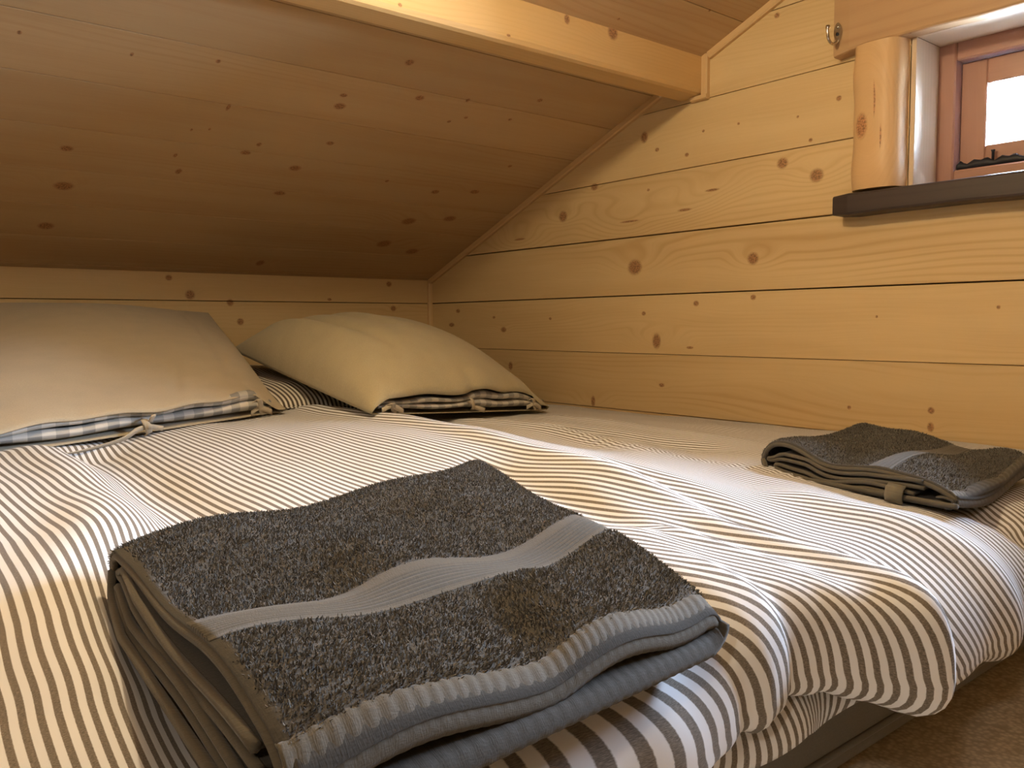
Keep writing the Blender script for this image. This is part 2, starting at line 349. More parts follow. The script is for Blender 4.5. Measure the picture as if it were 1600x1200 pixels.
# unseen sides of the room behind the camera
def far_wall(name, lab, polys, O, U, N, seed):
    s = tag(slab(name, [(0, -.08), (5.2, -.08), (5.2, ZK), (2.6, zc(-2.6)), (0, ZK)] if name == 'wall_left' else [(XW, -.08), (0, -.08), (0, ZK), (XW, ZK)], Vector(O)-Vector(N)*.03, U, (0, 0, 1), N, .08, M_DARK), lab, kind='structure')
    for i, p in enumerate(polys):
        slab('plank', p, O, U, (0, 0, 1), N, .022, wood('pine_far', (), seed+i*1.9, ringamt=.5), s, .0008)
pl = []
for i in range(len(ZJ)-1):
    p = clip([(0, ZJ[i]+.001), (5.2, ZJ[i]+.001), (5.2, ZJ[i+1]-.001), (0, ZJ[i+1]-.001)], (-SLOPE, 1), ZK); p = clip(p, (SLOPE, 1), ZK+SLOPE*5.2)
    if len(p) > 2: pl.append(p)
far_wall('wall_left', 'far gable wall of pine planks', pl, (XW, 0, 0), (0, -1, 0), (1, 0, 0), 200)
far_wall('wall_front', 'low pine wall opposite the bed head', [[(XW, a+.001), (0, a+.001), (0, b-.001), (XW, b-.001)] for a, b in ((-.08, .065), (.065, .21), (.21, .355), (.355, .5), (.5, ZK))], (0, -5.2, 0), (1, 0, 0), (0, 1, 0), 230)
floor = tag(box('floor', (XW-.1, -5.3, -.1), (.16, .12, 0), M_CARPET, None, 0), 'beige loop pile carpet floor', kind='structure')
# purlin beam under the slope
import bmesh
def prism_x(name, prof, x0, x1, mat, parent=None, seg=1):
    n = len(prof); V = []; uv = []; F = []; L = [0]
    for i in range(n): L.append(L[-1]+math.dist(prof[i], prof[(i+1) % n]))
    # split verts per face so that the uv stays continuous along the board
    for i in range(n):
        a, b = prof[i], prof[(i+1) % n]; k = len(V)
        for (x, q) in ((x0, a), (x1, a), (x1, b), (x0, b)): V.append((x, q[0], q[1]))
        va, vb = a[1]-(a[0]+1.12), b[1]-(b[0]+1.12)
        for (x, q) in ((x0, va), (x1, va), (x1, vb), (x0, vb)): uv.append((x, q))
        F.append((k, k+1, k+2, k+3))
    k = len(V)
    for x in (x0, x1):
        for q in prof: V.append((x, *q)); uv.append((q[0], q[1]))
    F.append(tuple(range(k, k+n))[::-1]); F.append(tuple(range(k+n, k+2*n)))
    return mesh_obj(name, V, F, mat, parent, uv)
beam = tag(prism_x('beam', [(-1.12, 1.06), (-1.12, .958), (-1.1165, .950), (-1.110, .946), (-1.055, .946), (-1.052, .949), (-1.052, 1.03)], XW, -.0005,
    wood('beam_pine', KN_BEAM, 11, (.72, .48, .215), (.55, .33, .12), ringamt=.35, ring=.011)), 'smooth planed pine beam running under the sloping ceiling', kind='structure')
# thin beads that cover the joints
M_TRIM = wood('trim_pine', (), 77, (.68, .46, .23), (.55, .33, .14), ringamt=.2)
def bead(name, a, b, w, d, up, lab):
    """square bead from a to b lying in the corner; w across the wall, d out of the wall"""
    a, b, up = Vector(a), Vector(b), Vector(up).normalized(); out = Vector((-1, 0, 0)); V = []
    for p in (a, b):
        for (i, j) in ((0, 0), (1, 0), (1, .75), (.8, 1), (0, 1)): V.append(p+up*w*i+out*d*j)
    F = [(0, 1, 2, 3, 4)[::-1], (5, 6, 7, 8, 9)]+[(i, (i+1) % 5, 5+(i+1) % 5, 5+i) for i in range(5)]
    L = (b-a).length; uv = [((0 if k < 5 else L), (k % 5)*.01) for k in range(10)]
    return tag(mesh_obj(name, V, F, M_TRIM, None, uv), lab, kind='structure')
dn = (0, -SLOPE*CS, -CS)
bead('trim_1', (0, -.004, zc(-.004)), (0, -1.052, zc(-1.052)), .015, .012, dn, 'thin pine bead where the sloping ceiling meets the gable wall')
bead('trim_2', (0, -1.135, zc(-1.135)), (0, -2.6, zc(-2.6)), .015, .012, dn, 'thin pine bead above the beam along the gable')
bead('trim_3', (0, -.001, .20), (0, -.001, .574), .013, .012, (0, -1, 0), 'thin upright pine bead in the corner behind the right pillow')
bead('trim_4', (0, -1.1205, .940), (0, -1.1205, 1.034), .015, .012, (0, -1, 0), 'short upright pine bead beside the beam end')
bead('trim_5', (0, -1.09, .945), (0, -1.136, .945), .010, .014, (0, 0, -1), 'tiny pine bead end under the beam')
# ------------------------------------------------------------------ window_1
win = empty('window_1', (0, -1.87, .80)); tag(win, 'small varnished window with black stay set deep in the gable wall', kind='structure')
M_LOG = wood('peeled_log', [(.80, .02, .022, .011), (.845, -.005, .03, .0016), (.775, -.018, .02, .0015)], 5, (.68, .44, .22), (.50, .28, .12), ringamt=.5, ring=.02, rough=.4, knotcol=(.22, .10, .045))
def half_log():
    n = 14; zs = np.linspace(.682, .9515, 16); V = []; uv = []
    for z in zs:
        wob = .002*math.sin(z*37)+.0015*math.sin(z*71+1)
        for k in range(n+1):
            th = math.pi*k/n; c = math.cos(th); s_ = math.sin(th)
            y = -1.5385+(.0495+wob*.4)*math.copysign(abs(c)**.62, c); x = -(.044+wob)*s_**.75
            V.append((x+.002, y, z)); uv.append((z, (y+1.538)))
    P = np.array(V).reshape(16, n+1, 3); F = [tuple(f) for f in subset_grid(n+1, 16)]
    F.append(tuple(range(n+1))); F.append(tuple((15*(n+1)+k for k in range(n, -1, -1))))
    F += [(j*(n+1), (j+1)*(n+1), (j+1)*(n+1)+n, j*(n+1)+n) for j in range(15)]
    o = mesh_obj('log_casing', V, F, M_LOG, None, uv, True); child(o, win)
    m = o.modifiers.new('e', 'EDGE_SPLIT'); m.split_angle = math.radians(50)
    tag(o, 'peeled half-round log standing as the casing at the left of the window'); return o
half_log()
def rough_board(name, lo, hi, mat, lab, seed, amp=.003, live=None, axis_seg=40):
    """board along y with slightly wavering edges"""
    import bmesh
    r = random.Random(seed); ny = axis_seg; V = []; uv = []; prof = 12
    def wv(y, k): return amp*(math.sin(y*17+k*1.7+seed)+.5*math.sin(y*41+k*2.9+seed*2))*.6
    for i in range(ny+1):
        y = hi[1]+(lo[1]-hi[1])*i/ny
        e = .5*(1-abs(2*i/ny-1)); c = min(1, (.15+min(i, ny-i)*.6)); b = .005
        ins = 0 if 0 < i < ny else .003
        x0, x1, z0, z1 = lo[0]+ins, hi[0], lo[2]+ins+wv(y, 1), hi[2]-ins+wv(y, 2)*.4
        if live: z0 += live(y)
        ring = [(x0, z0+b), (x0, z1-b), (x0+b*.3, z1-b*.3), (x0+b, z1), (x1, z1), (x1, z0), (x0+b, z0), (x0+b*.3, z0+b*.3)]
        for k, (x, z) in enumerate(ring): V.append((x, y, z)); uv.append((y, z-(x if k in (3, 4, 5, 6) else x0)))
    n = 8; F = [tuple(range(n)), tuple(ny*n+k for k in range(n-1, -1, -1))]
    for i in range(ny):
        for k in range(n): F.append((i*n+k, (i+1)*n+k, (i+1)*n+(k+1) % n, i*n+(k+1) % n))
    o = mesh_obj(name, V, F, mat, None, uv, False); child(o, win); tag(o, lab); return o
M_WALNUT = wood('dark_sill', (), 9, (.055, .038, .033), (.020, .013, .012), ringamt=.8, ring=.018, rough=.42, spec=.4)
M_HEAD = wood('head_board', [(-1.60, .98, .003, .0024)], 21, (.52, .33, .17), (.38, .21, .10), ringamt=.6, ring=.03, rough=.4)
rough_board('sill_board', (-.048, -2.74, .636), (.095, -1.466, .677), M_WALNUT, 'dark stained window sill board', 3, .0015)
rough_board('head_board', (-.032, -2.76, .950), (0, -1.452, 1.075), M_HEAD, 'rough-edged reddish pine board over the window', 8, .002,
            live=lambda y: -.0085*max(0, 1-abs(y+1.452)/.045))
M_JAMB = wood('jamb_pine', (), 31, (.66, .50, .34), (.50, .36, .22), ringamt=.3)
M_VARN = wood('varnished_frame', (), 33, (.42, .225, .16), (.32, .16, .11), rough=.25, ringamt=.4, spec=.5)
box('jamb', (0, -1.600, .677), (.093, -1.5885, .951), M_JAMB, win, .001)
box('jamb', (0, -2.565, .677), (.093, -2.550, .951), M_JAMB, win, .001)
box('jamb', (0, -2.550, .9505), (.093, -1.600, .962), M_JAMB, win, .001)
# fixed frame and sash
X0, X1 = .093, .150; ya, yb, za, zb = -1.5885, -2.550, .677, .962
box('frame_stile', (X0, ya-.042, za), (X1, ya, zb), M_VARN, win, .003)
box('frame_stile', (X0, yb, za), (X1, yb+.042, zb), M_VARN, win, .003)
box('frame_rail', (X0+.001, yb+.042, za), (X1, ya-.042, .716), M_VARN, win, .003)
box('frame_rail', (X0+.001, yb+.042, .918), (X1, ya-.042, zb), M_VARN, win, .003)
sa, sb, sz0, sz1 = ya-.0425, yb+.0425, .7165, .9175
S0, S1 = .118, .146
for nm, lo, hi in (('sash_stile', (S0, sa-.046, sz0), (S1, sa, sz1)), ('sash_stile', (S0, sb, sz0), (S1, sb+.046, sz1)),
                   ('sash_rail', (S0, sb+.046, sz0), (S1, sa-.046, sz0+.042)), ('sash_rail', (S0, sb+.046, sz1-.046), (S1, sa-.046, sz1))):
    box(nm, lo, hi, M_VARN, win, .002)
mg, ntg, bg_ = newmat('window_glass', .02)
for n_ in list(ntg.nodes):
    if n_.type != 'OUTPUT_MATERIAL': ntg.nodes.remove(n_)
tr = ntg.nodes.new('ShaderNodeBsdfTransparent'); gl = ntg.nodes.new('ShaderNodeBsdfGlossy'); gl.inputs['Roughness'].default_value = .02
fr = ntg.nodes.new('ShaderNodeFresnel'); mx = ntg.nodes.new('ShaderNodeMixShader'); tr.inputs[0].default_value = (.97, .99, 1, 1)
ntg.links.new(fr.outputs[0], mx.inputs[0]); ntg.links.new(tr.outputs[0], mx.inputs[1]); ntg.links.new(gl.outputs[0], mx.inputs[2])
ntg.links.new(mx.outputs[0], [n_ for n_ in ntg.nodes if n_.type == 'OUTPUT_MATERIAL'][0].inputs[0])
box('pane', (.130, sb+.044, sz0+.040), (.134, sa-.044, sz1-.044), mg, win, 0)
# black casement stay lying along the bottom rail, with a peg
def stay():
    V = []; uv = []; F = []; ys = np.linspace(-1.632, -2.05, 70); n = 8
    for i, y in enumerate(ys):
        h = .0075+.0013*math.sin(y*260)+.0010*math.sin(y*131+1); d = .004
        if i == 0: h *= .7
        zc_ = .7165+h
        for k in range(n):
            th = 2*math.pi*k/n; V.append((.108+d*math.cos(th), y, zc_+h*math.sin(th))); uv.append((y, th*.005))
    for i in range(69):
        for k in range(n): F.append((i*n+k, i*n+(k+1) % n, (i+1)*n+(k+1) % n, (i+1)*n+k))
    F.append(tuple(range(n))); F.append(tuple(69*n+k for k in range(n-1, -1, -1)))
    s_ = mesh_obj('window_stay', V, F, M_BLACK, None, uv, True); child(s_, win); tag(s_, 'black iron window stay along the bottom rail')
    for y in (-1.695, -1.86): tube('stay_peg', [(.108, y, .716), (.108, y, .742), (.108, y, .746)], [.0025, .0025, .004], M_BLACK, win, 8)
stay()
# ------------------------------------------------------------------ coat hook on the left end of the head board
hook = empty('coat_hook', (-.033, -1.462, .985)); tag(hook, 'small shiny metal coat hook screwed to the left end of the board over the window', 'hook')
def plate():
    V = []; n = 20
    for x in (-.0325, -.0350):
        for k in range(n):
            th = 2*math.pi*k/n; c, s_ = math.cos(th), math.sin(th)
            w = .0078*(1 if s_ > 0 else 1-.45*abs(s_)); V.append((x, -1.463+w*c, .986+.020*s_))
    F = [tuple(range(n)), tuple(range(2*n-1, n-1, -1))]+[(k, (k+1) % n, n+(k+1) % n, n+k) for k in range(n)]
    o = mesh_obj('plate', V, F, M_BRASS, None, [(v[1], v[2]) for v in V]); child(o, hook)
plate()
tube('prong', spline([(-.035, -1.463, .974), (-.040, -1.463, .967), (-.052, -1.462, .963), (-.063, -1.461, .970), (-.067, -1.461, .984), (-.066, -1.461, .994)]), [.0028]*26+[.003]*10+[.0042]*5, M_BRASS, hook, 10)
for z in (.998, .984): tube('screw', [(-.0345, -1.463, z), (-.0362, -1.463, z), (-.0368, -1.463, z)], [.0034, .0032, .002], M_BLACK if z < .99 else M_BRASS, hook, 10)
# ------------------------------------------------------------------ mattress
mat_ = empty('mattress', (-.86, -.98, 0)); tag(mat_, 'low double mattress in a grey sheet on the carpet under the duvet', 'mattress')
def rbox(name, lo, hi, r, mat, parent, seg=5):
    bm = bmesh.new(); bmesh.ops.create_cube(bm, size=1); lo = Vector(lo); hi = Vector(hi); c = (lo+hi)/2; s = hi-lo
    for v in bm.verts: v.co = Vector((c[i]+v.co[i]*s[i] for i in range(3)))
    bmesh.ops.bevel(bm, geom=bm.edges[:], offset=r, segments=seg, affect='EDGES', profile=.5)
    me = bpy.data.meshes.new(name); l = bm.loops.layers.uv.new('UVMap')
    for f in bm.faces:
        for lp in f.loops: lp[l].uv = (lp.vert.co.x+lp.vert.co.z*.5, lp.vert.co.y+lp.vert.co.z*.5)
    bm.to_mesh(me); bm.free(); me.materials.append(mat); me.polygons.foreach_set('use_smooth', [True]*len(me.polygons))
    o = bpy.data.objects.new(name, me); COL.objects.link(o); child(o, parent); return o
rbox('body', (-1.70, -1.965, .002), (-.012, -.012, .185), .045, M_SHEET, mat_)
pts = []
def rr(z, x0=-1.70, x1=-.012, y0=-1.965, y1=-.012, r=.045):
    out = []
    for (cx, cy, a0) in ((x1-r, y1-r, 0), (x0+r, y1-r, 90), (x0+r, y0+r, 180), (x1-r, y0+r, 270)):
        for k in range(7): a = math.radians(a0+k*15); out.append((cx+r*math.cos(a), cy+r*math.sin(a), z))
    return out+[out[0]]
tube('piping', rr(.148), .004, M_SHEET, mat_, 6); tube('piping', rr(.045), .004, M_SHEET, mat_, 6)
# ------------------------------------------------------------------ duvet
def tps(pts):
    P = np.array(pts, float); X = P[:, :2]; z = P[:, 2]; n = len(P)
    d = np.linalg.norm(X[:, None]-X[None], axis=2); K = np.where(d > 0, d*d*np.log(d+1e-12), 0)+np.eye(n)*2e-3
    Q = np.c_[np.ones(n), X]; A = np.block([[K, Q], [Q.T, np.zeros((3, 3))]]); c = np.linalg.solve(A, np.r_[z, 0, 0, 0])
    def f(x, y):
        sh = np.shape(x); x = np.ravel(x); y = np.ravel(y); r = np.full(x.shape, c[n])+c[n+1]*x+c[n+2]*y
        for i in range(n):
            dd = (x-X[i, 0])**2+(y-X[i, 1])**2; r += c[i]*.5*dd*np.log(dd+1e-12)
        return r.reshape(sh)
    return f
BASE = tps([(0, -.5, .205), (0, -1.0, .207), (0, -1.5, .212), (0, -1.8, .214), (0, -2.1, .205), (-.22, -.6, .222), (-.25, -1.2, .226), (-.25, -1.7, .230), (-.25, -2.0, .218),
    (-.5, -.7, .236), (-.5, -1.2, .240), (-.45, -1.65, .236), (-.5, -2.0, .222), (-.68, -1.0, .240), (-.68, -1.4, .238), (-.72, -1.75, .236), (-.75, -2.0, .222),
    (-.86, -.75, .262), (-.86, -1.1, .268), (-.88, -1.4, .268), (-.91, -1.7, .262), (-1.0, -1.88, .254), (-1.04, -2.03, .240), (-.90, -2.0, .205), (-.90, -1.85, .232),
    (-1.1, -.8, .260), (-1.08, -1.15, .262), (-1.05, -1.5, .246), (-1.12, -1.75, .238), (-1.12, -2.0, .232),
    (-1.30, -.85, .260), (-1.30, -1.04, .259), (-1.30, -1.3, .241), (-1.31, -1.55, .236), (-1.33, -1.8, .232), (-1.30, -2.05, .228), (-1.45, -.9, .262), (-1.44, -1.3, .262), (-1.47, -1.6, .256), (-1.50, -1.80, .250), (-1.52, -1.92, .236), (-1.5, -2.05, .210),
    (-1.6, -1.0, .262), (-1.65, -1.5, .25), (-1.65, -2.0, .225), (-1.78, -1.0, .22), (-1.78, -1.6, .22), (-1.78, -2.05, .2)])
def seg_ridge(x, y, pl, A, wl, wr, t0=.12, t1=.12):
    """smooth crease or ridge along a polyline; wl/wr: widths on its two sides"""
    pl = [tuple(q) for q in spline(pl, 5)]
    best = np.full(x.shape, 1e9); sd = np.zeros(x.shape); tt = np.zeros(x.shape); L = 0
    tot = sum(math.dist(pl[i], pl[i+1]) for i in range(len(pl)-1))
    for i in range(len(pl)-1):
        a, b = np.array(pl[i]), np.array(pl[i+1]); d = b-a; l = np.hypot(*d); d = d/l
        px, py = x-a[0], y-a[1]; t = np.clip(px*d[0]+py*d[1], 0, l); qx, qy = px-t*d[0], py-t*d[1]; D = np.hypot(qx, qy)
        s = np.sign(px*d[1]-py*d[0]); m = D < best
        best = np.where(m, D, best); sd = np.where(m, s, sd); tt = np.where(m, (L+t)/tot, tt); L += l
    w = np.where(sd > 0, wr, wl); e = np.clip(tt/t0, 0, 1)*np.clip((1-tt)/t1, 0, 1); e = e*e*(3-2*e)
    return A*e*np.exp(-(best/w)**2)
def HD(x, y):
    h = BASE(x, y)
    # main ridge from the right pillow to the foot, the left hollow and the folds near the foot
    h += seg_ridge(x, y, [(-.83, -.70), (-.82, -1.05), (-.86, -1.45), (-.905, -1.75), (-.955, -1.92), (-1.01, -2.12)], .016, .08, .026, .1, .02)
    h += seg_ridge(x, y, [(-.82, -1.55), (-.85, -1.75), (-.885, -1.9), (-.93, -2.12)], -.016, .022, .04, .3, .02)
    h += seg_ridge(x, y, [(-1.30, -1.02), (-1.285, -1.25), (-1.30, -1.5), (-1.36, -1.62), (-1.42, -1.78), (-1.44, -2.0)], -.022, .05, .035, .05, .1)
    h += seg_ridge(x, y, [(-1.36, -1.0), (-1.35, -1.3), (-1.385, -1.52), (-1.45, -1.70), (-1.48, -1.95)], .013, .05, .04, .1, .1)
    h += seg_ridge(x, y, [(-.93, -1.45), (-.985, -1.70), (-1.02, -1.86)], -.017, .030, .028, .3, .2)
    h += seg_ridge(x, y, [(-1.02, -1.78), (-.98, -1.90), (-1.0, -2.05)], -.008, .02, .025, .3, .2)
    h += seg_ridge(x, y, [(-1.08, -1.84), (-1.10, -1.96), (-1.14, -2.12)], .006, .022, .018, .3, .05)
    h += seg_ridge(x, y, [(-1.04, -1.90), (-1.075, -2.00), (-1.10, -2.12)], -.005, .018, .02, .3, .05)
    h += seg_ridge(x, y, [(-1.15, -1.93), (-1.19, -2.02), (-1.22, -2.12)], -.005, .022, .022, .3, .05)
    h += seg_ridge(x, y, [(-.98, -1.80), (-1.02, -1.93), (-1.06, -2.08)], .006, .016, .014, .3, .1)
    h += seg_ridge(x, y, [(-1.12, -1.93), (-1.115, -1.99), (-1.10, -2.10)], -.007, .010, .014, .25, .02)
    h += seg_ridge(x, y, [(-1.00, -1.80), (-1.02, -1.93), (-1.03, -1.99), (-1.035, -2.12)], -.008, .010, .018, .3, .02)
    h += seg_ridge(x, y, [(-1.055, -1.88), (-1.075, -1.97), (-1.085, -2.1)], .006, .012, .012, .3, .02)
    h += seg_ridge(x, y, [(-1.17, -1.96), (-1.175, -2.02), (-1.17, -2.12)], .006, .012, .016, .3, .02)
    h += seg_ridge(x, y, [(-.60, -.90), (-.585, -1.15), (-.60, -1.4), (-.66, -1.6)], .010, .05, .03, .2, .2)
    h += seg_ridge(x, y, [(-.53, -1.05), (-.50, -1.35), (-.52, -1.6)], -.008, .03, .03, .2, .2)
    h += seg_ridge(x, y, [(-.40, -.95), (-.38, -1.3), (-.42, -1.6)], .007, .03, .03, .2, .2)
    h += seg_ridge(x, y, [(-.70, -1.75), (-.74, -1.9), (-.72, -2.1)], .012, .05, .03, .3, .05)
    h += seg_ridge(x, y, [(-.60, -1.85), (-.57, -2.1)], -.010, .03, .03, .3, .05)
    h += .0022*np.sin(x*23+y*5+.5)*np.sin(y*9-x*4) + .0012*np.sin(x*47-y*13)*np.sin(y*17+x*6+1)
    # small puckers of a quilting seam
    h += .0014*np.exp(-((x+.60+.03*np.sin(y*7))/.018)**2)*np.sin(y*310)*np.clip((-y-1.2)/.2, 0, 1)
    return h
def duvet():
    du = .0065; xs = np.arange(-1.80, -.010, du); xs = np.r_[xs, -.010]
    # profile along the bed: v measured on the cloth from its head edge
    prof = [(-.60, 0., 0., 1.)]
    y = -.60
    while y > -1.90: y -= .0075; prof.append((y, 0, 0, 1))
    r = .066
    for k in range(1, 21): a = math.radians(k*90/20); prof.append((y-.122*math.sin(a), -(1-math.cos(a))*r, -math.sin(a), math.cos(a)))
    yy, zz = prof[-1][0], prof[-1][1]
    for k in range(1, 3): prof.append((yy, zz-k*.003, -1, 0))
    zz -= .006; r2 = .013
    for k in range(1, 9): a = math.radians(k*150/8); prof.append((yy+r2*(1-math.cos(a)), zz-r2*math.sin(a)*1.1, -math.cos(a), -math.sin(a)))
    for k in range(1, 5): prof.append((prof[-1][0]+.006, prof[-1][1]+.001, .5, -.87))
    P = np.array(prof); s = np.r_[0, np.cumsum(np.hypot(np.diff(P[:, 0]), np.diff(P[:, 1])))]
    X, PY = np.meshgrid(xs, P[:, 0]); PZ = np.repeat(P[:, 1:2], len(xs), 1); NY = np.repeat(P[:, 2:3], len(xs), 1); NZ = np.repeat(P[:, 3:4], len(xs), 1)
    S = np.repeat(s[:, None], len(xs), 1)
    yb_ = np.clip(PY, -2.06, 0)
    YE = np.where(S > 1.30, -1.90-(S-1.30)*.5, PY)
    base = BASE(X, np.maximum(YE, -1.94)); rel = HD(X, YE)-BASE(X, YE)
    q_ = 1+1.1*np.clip((X+1.14)/.10, 0, 1)*np.clip((-.935-X)/.015, 0, 1)+.35*(X > -.92)
    PZ = np.where((PZ > -.066) & (PZ < 0), -.066*(np.clip(-PZ/.066, 0, 1))**q_, PZ)
    # foot edge swings in and out, and the left half hangs over the right one
    k = np.clip((S-1.27)/.15, 0, 1); k = k*k*(3-2*k)
    tip = np.exp(-((X+.965)/.045)**2); left = 1/(1+np.exp(-(-X-.940)/.007))
    out = .004*left+.016*(1-left)+.050*tip*left+.003*np.sin(X*31+1)+.0015*np.sin(X*67)
    out += .010*np.exp(-((X+1.17)/.04)**2)
    amp = 1+.2*k
    drop = .014*(1-left)+.004*np.exp(-((X+.86)/.07)**2)-.022*np.clip((X+1.01)/.06, 0, 1)**1.5*left+.004*np.sin(X*19)
    Y = PY+NY*rel*amp-out*k; Z = base+PZ+NZ*rel*amp
    kk = np.clip((S-1.32)/.14, 0, 1); Z -= drop*kk*kk*(3-2*kk)
    # left side of the bed: falls over the mattress edge
    e = np.clip((-X-1.68)/.12, 0, 1); Z -= .10*e*e
    Z += .0
    # cloth coordinates: arc length across
    dX = np.diff(X, axis=1); dZ = np.diff(Z, axis=1); dY = np.diff(Y, axis=1); a = np.sqrt(dX**2+dZ**2+dY**2*.6)
    U = np.concatenate([np.zeros((len(P), 1)), np.cumsum(a, axis=1)], 1); c0 = np.argmin(abs(xs+.95)); U = U-U[:, c0:c0+1]
    U += .006*np.sin(S*3.3+.4)+.02*np.clip(S-1.0, 0, 9)**2*0
    Z = np.maximum(Z, np.where(S < 1.30, .192, -1))
    U += .20*np.log1p(np.exp((-Y-1.62)/.09))*.09*np.exp(-((X+1.36)/.16)**2)
    U -= .24*np.log1p(np.exp((S-1.20)/.06))*.06*np.exp(-((X+.98)/.32)**4)
    o = grid_obj('duvet', np.stack([X, Y, Z], -1), np.stack([U, S], -1), M_STRIPE, None, .012, 1)
    return tag(o, 'puffy double duvet with thin brown and white ticking stripes covering the bed', 'duvet')
duv = duvet()
# lower hem of the duvet folded back under the bulge near the foot corner
def flap():
    n, m_ = 60, 12; V = np.zeros((m_, n, 3)); uv = np.zeros((m_, n, 2))
    for j in range(m_):
        for i in range(n):
            x = -1.13+.235*i/(n-1); t = j/(m_-1); g_ = i/(n-1)
            y = -1.975-.040*math.sin(t*1.7)-.010*math.sin(x*46)*t-.012*g_*t; z = .182-.050*t+.004*math.sin(x*55+t*3)-.006*abs(math.sin(x*24))*t+.016*g_**3
            V[j, i] = (x, y, z); uv[j, i] = (x*1.05+.012*t*math.sin(x*30)+.02*t, t*.06)
    o = grid_obj('hem_fold', V, uv, M_STRIPE, duv, .006, 0); tag(o, 'striped hem folded under at the foot of the bed'); o.matrix_parent_inverse = Matrix()
flap()
# ------------------------------------------------------------------ pillows
def bil(c, s, t):
    """corners c = FL, FR, BR, BL; s 0..1 left to right, t 0 (front) .. 1 (back)"""
    c = [np.array(q, float) for q in c]; s = s[..., None]; t = t[..., None]
    return (c[0]*(1-s)+c[1]*s)*(1-t)+(c[3]*(1-s)+c[2]*s)*t
def pillow_solid(name, c, T, mat, parent, uvs, px=2.4, py=2.4, fold=0, seed=0, n=70, top=1., bot=.7, pinch=.0, sym=0):
    s, t = np.meshgrid(np.linspace(0, 1, n), np.linspace(0, 1, n)); B = bil(c, s, t)
    a = np.abs(2*s-1); b = np.abs(2*t-1)
    body = (np.clip(1-a**px, 0, 1)*np.clip(1-b**py, 0, 1))**.62
    # corners stay sharp, sides pull in
    wv = fold*(np.sin(s*9+t*14+seed)*.5+np.sin(s*21-t*11+seed*2)*.3+np.sin(t*27+s*4+seed)*.25)*(body*.8+.1)
    cen = bil(c, np.full_like(s, .5), np.full_like(s, .5))
    pull = pinch*((1-a)**.5*(b**6)+(1-b)**.5*(a**6))[..., None]
    B = B+(cen-B)*pull
    Pt = B.copy(); Pt[..., 2] += T*top*body+wv
    Pb = B.copy(); Pb[..., 2] -= T*bot*body
    V = np.concatenate([Pt.reshape(-1, 3), Pb.reshape(-1, 3)]); F = subset_grid(n, n); F = np.concatenate([F, F[:, ::-1]+n*n])
    W = np.linalg.norm(np.array(c[1])-np.array(c[0])); L = np.linalg.norm(np.array(c[3])-np.array(c[0]))
    uv = np.stack([s*W*uvs, t*L*uvs], -1).reshape(-1, 2); uv = np.concatenate([uv, uv])
    o = mesh_obj(name, V, F, mat, None, uv, True)
    m = o.modifiers.new('w', 'WELD'); m.merge_threshold = .0004
    if parent: child(o, parent)
    return o
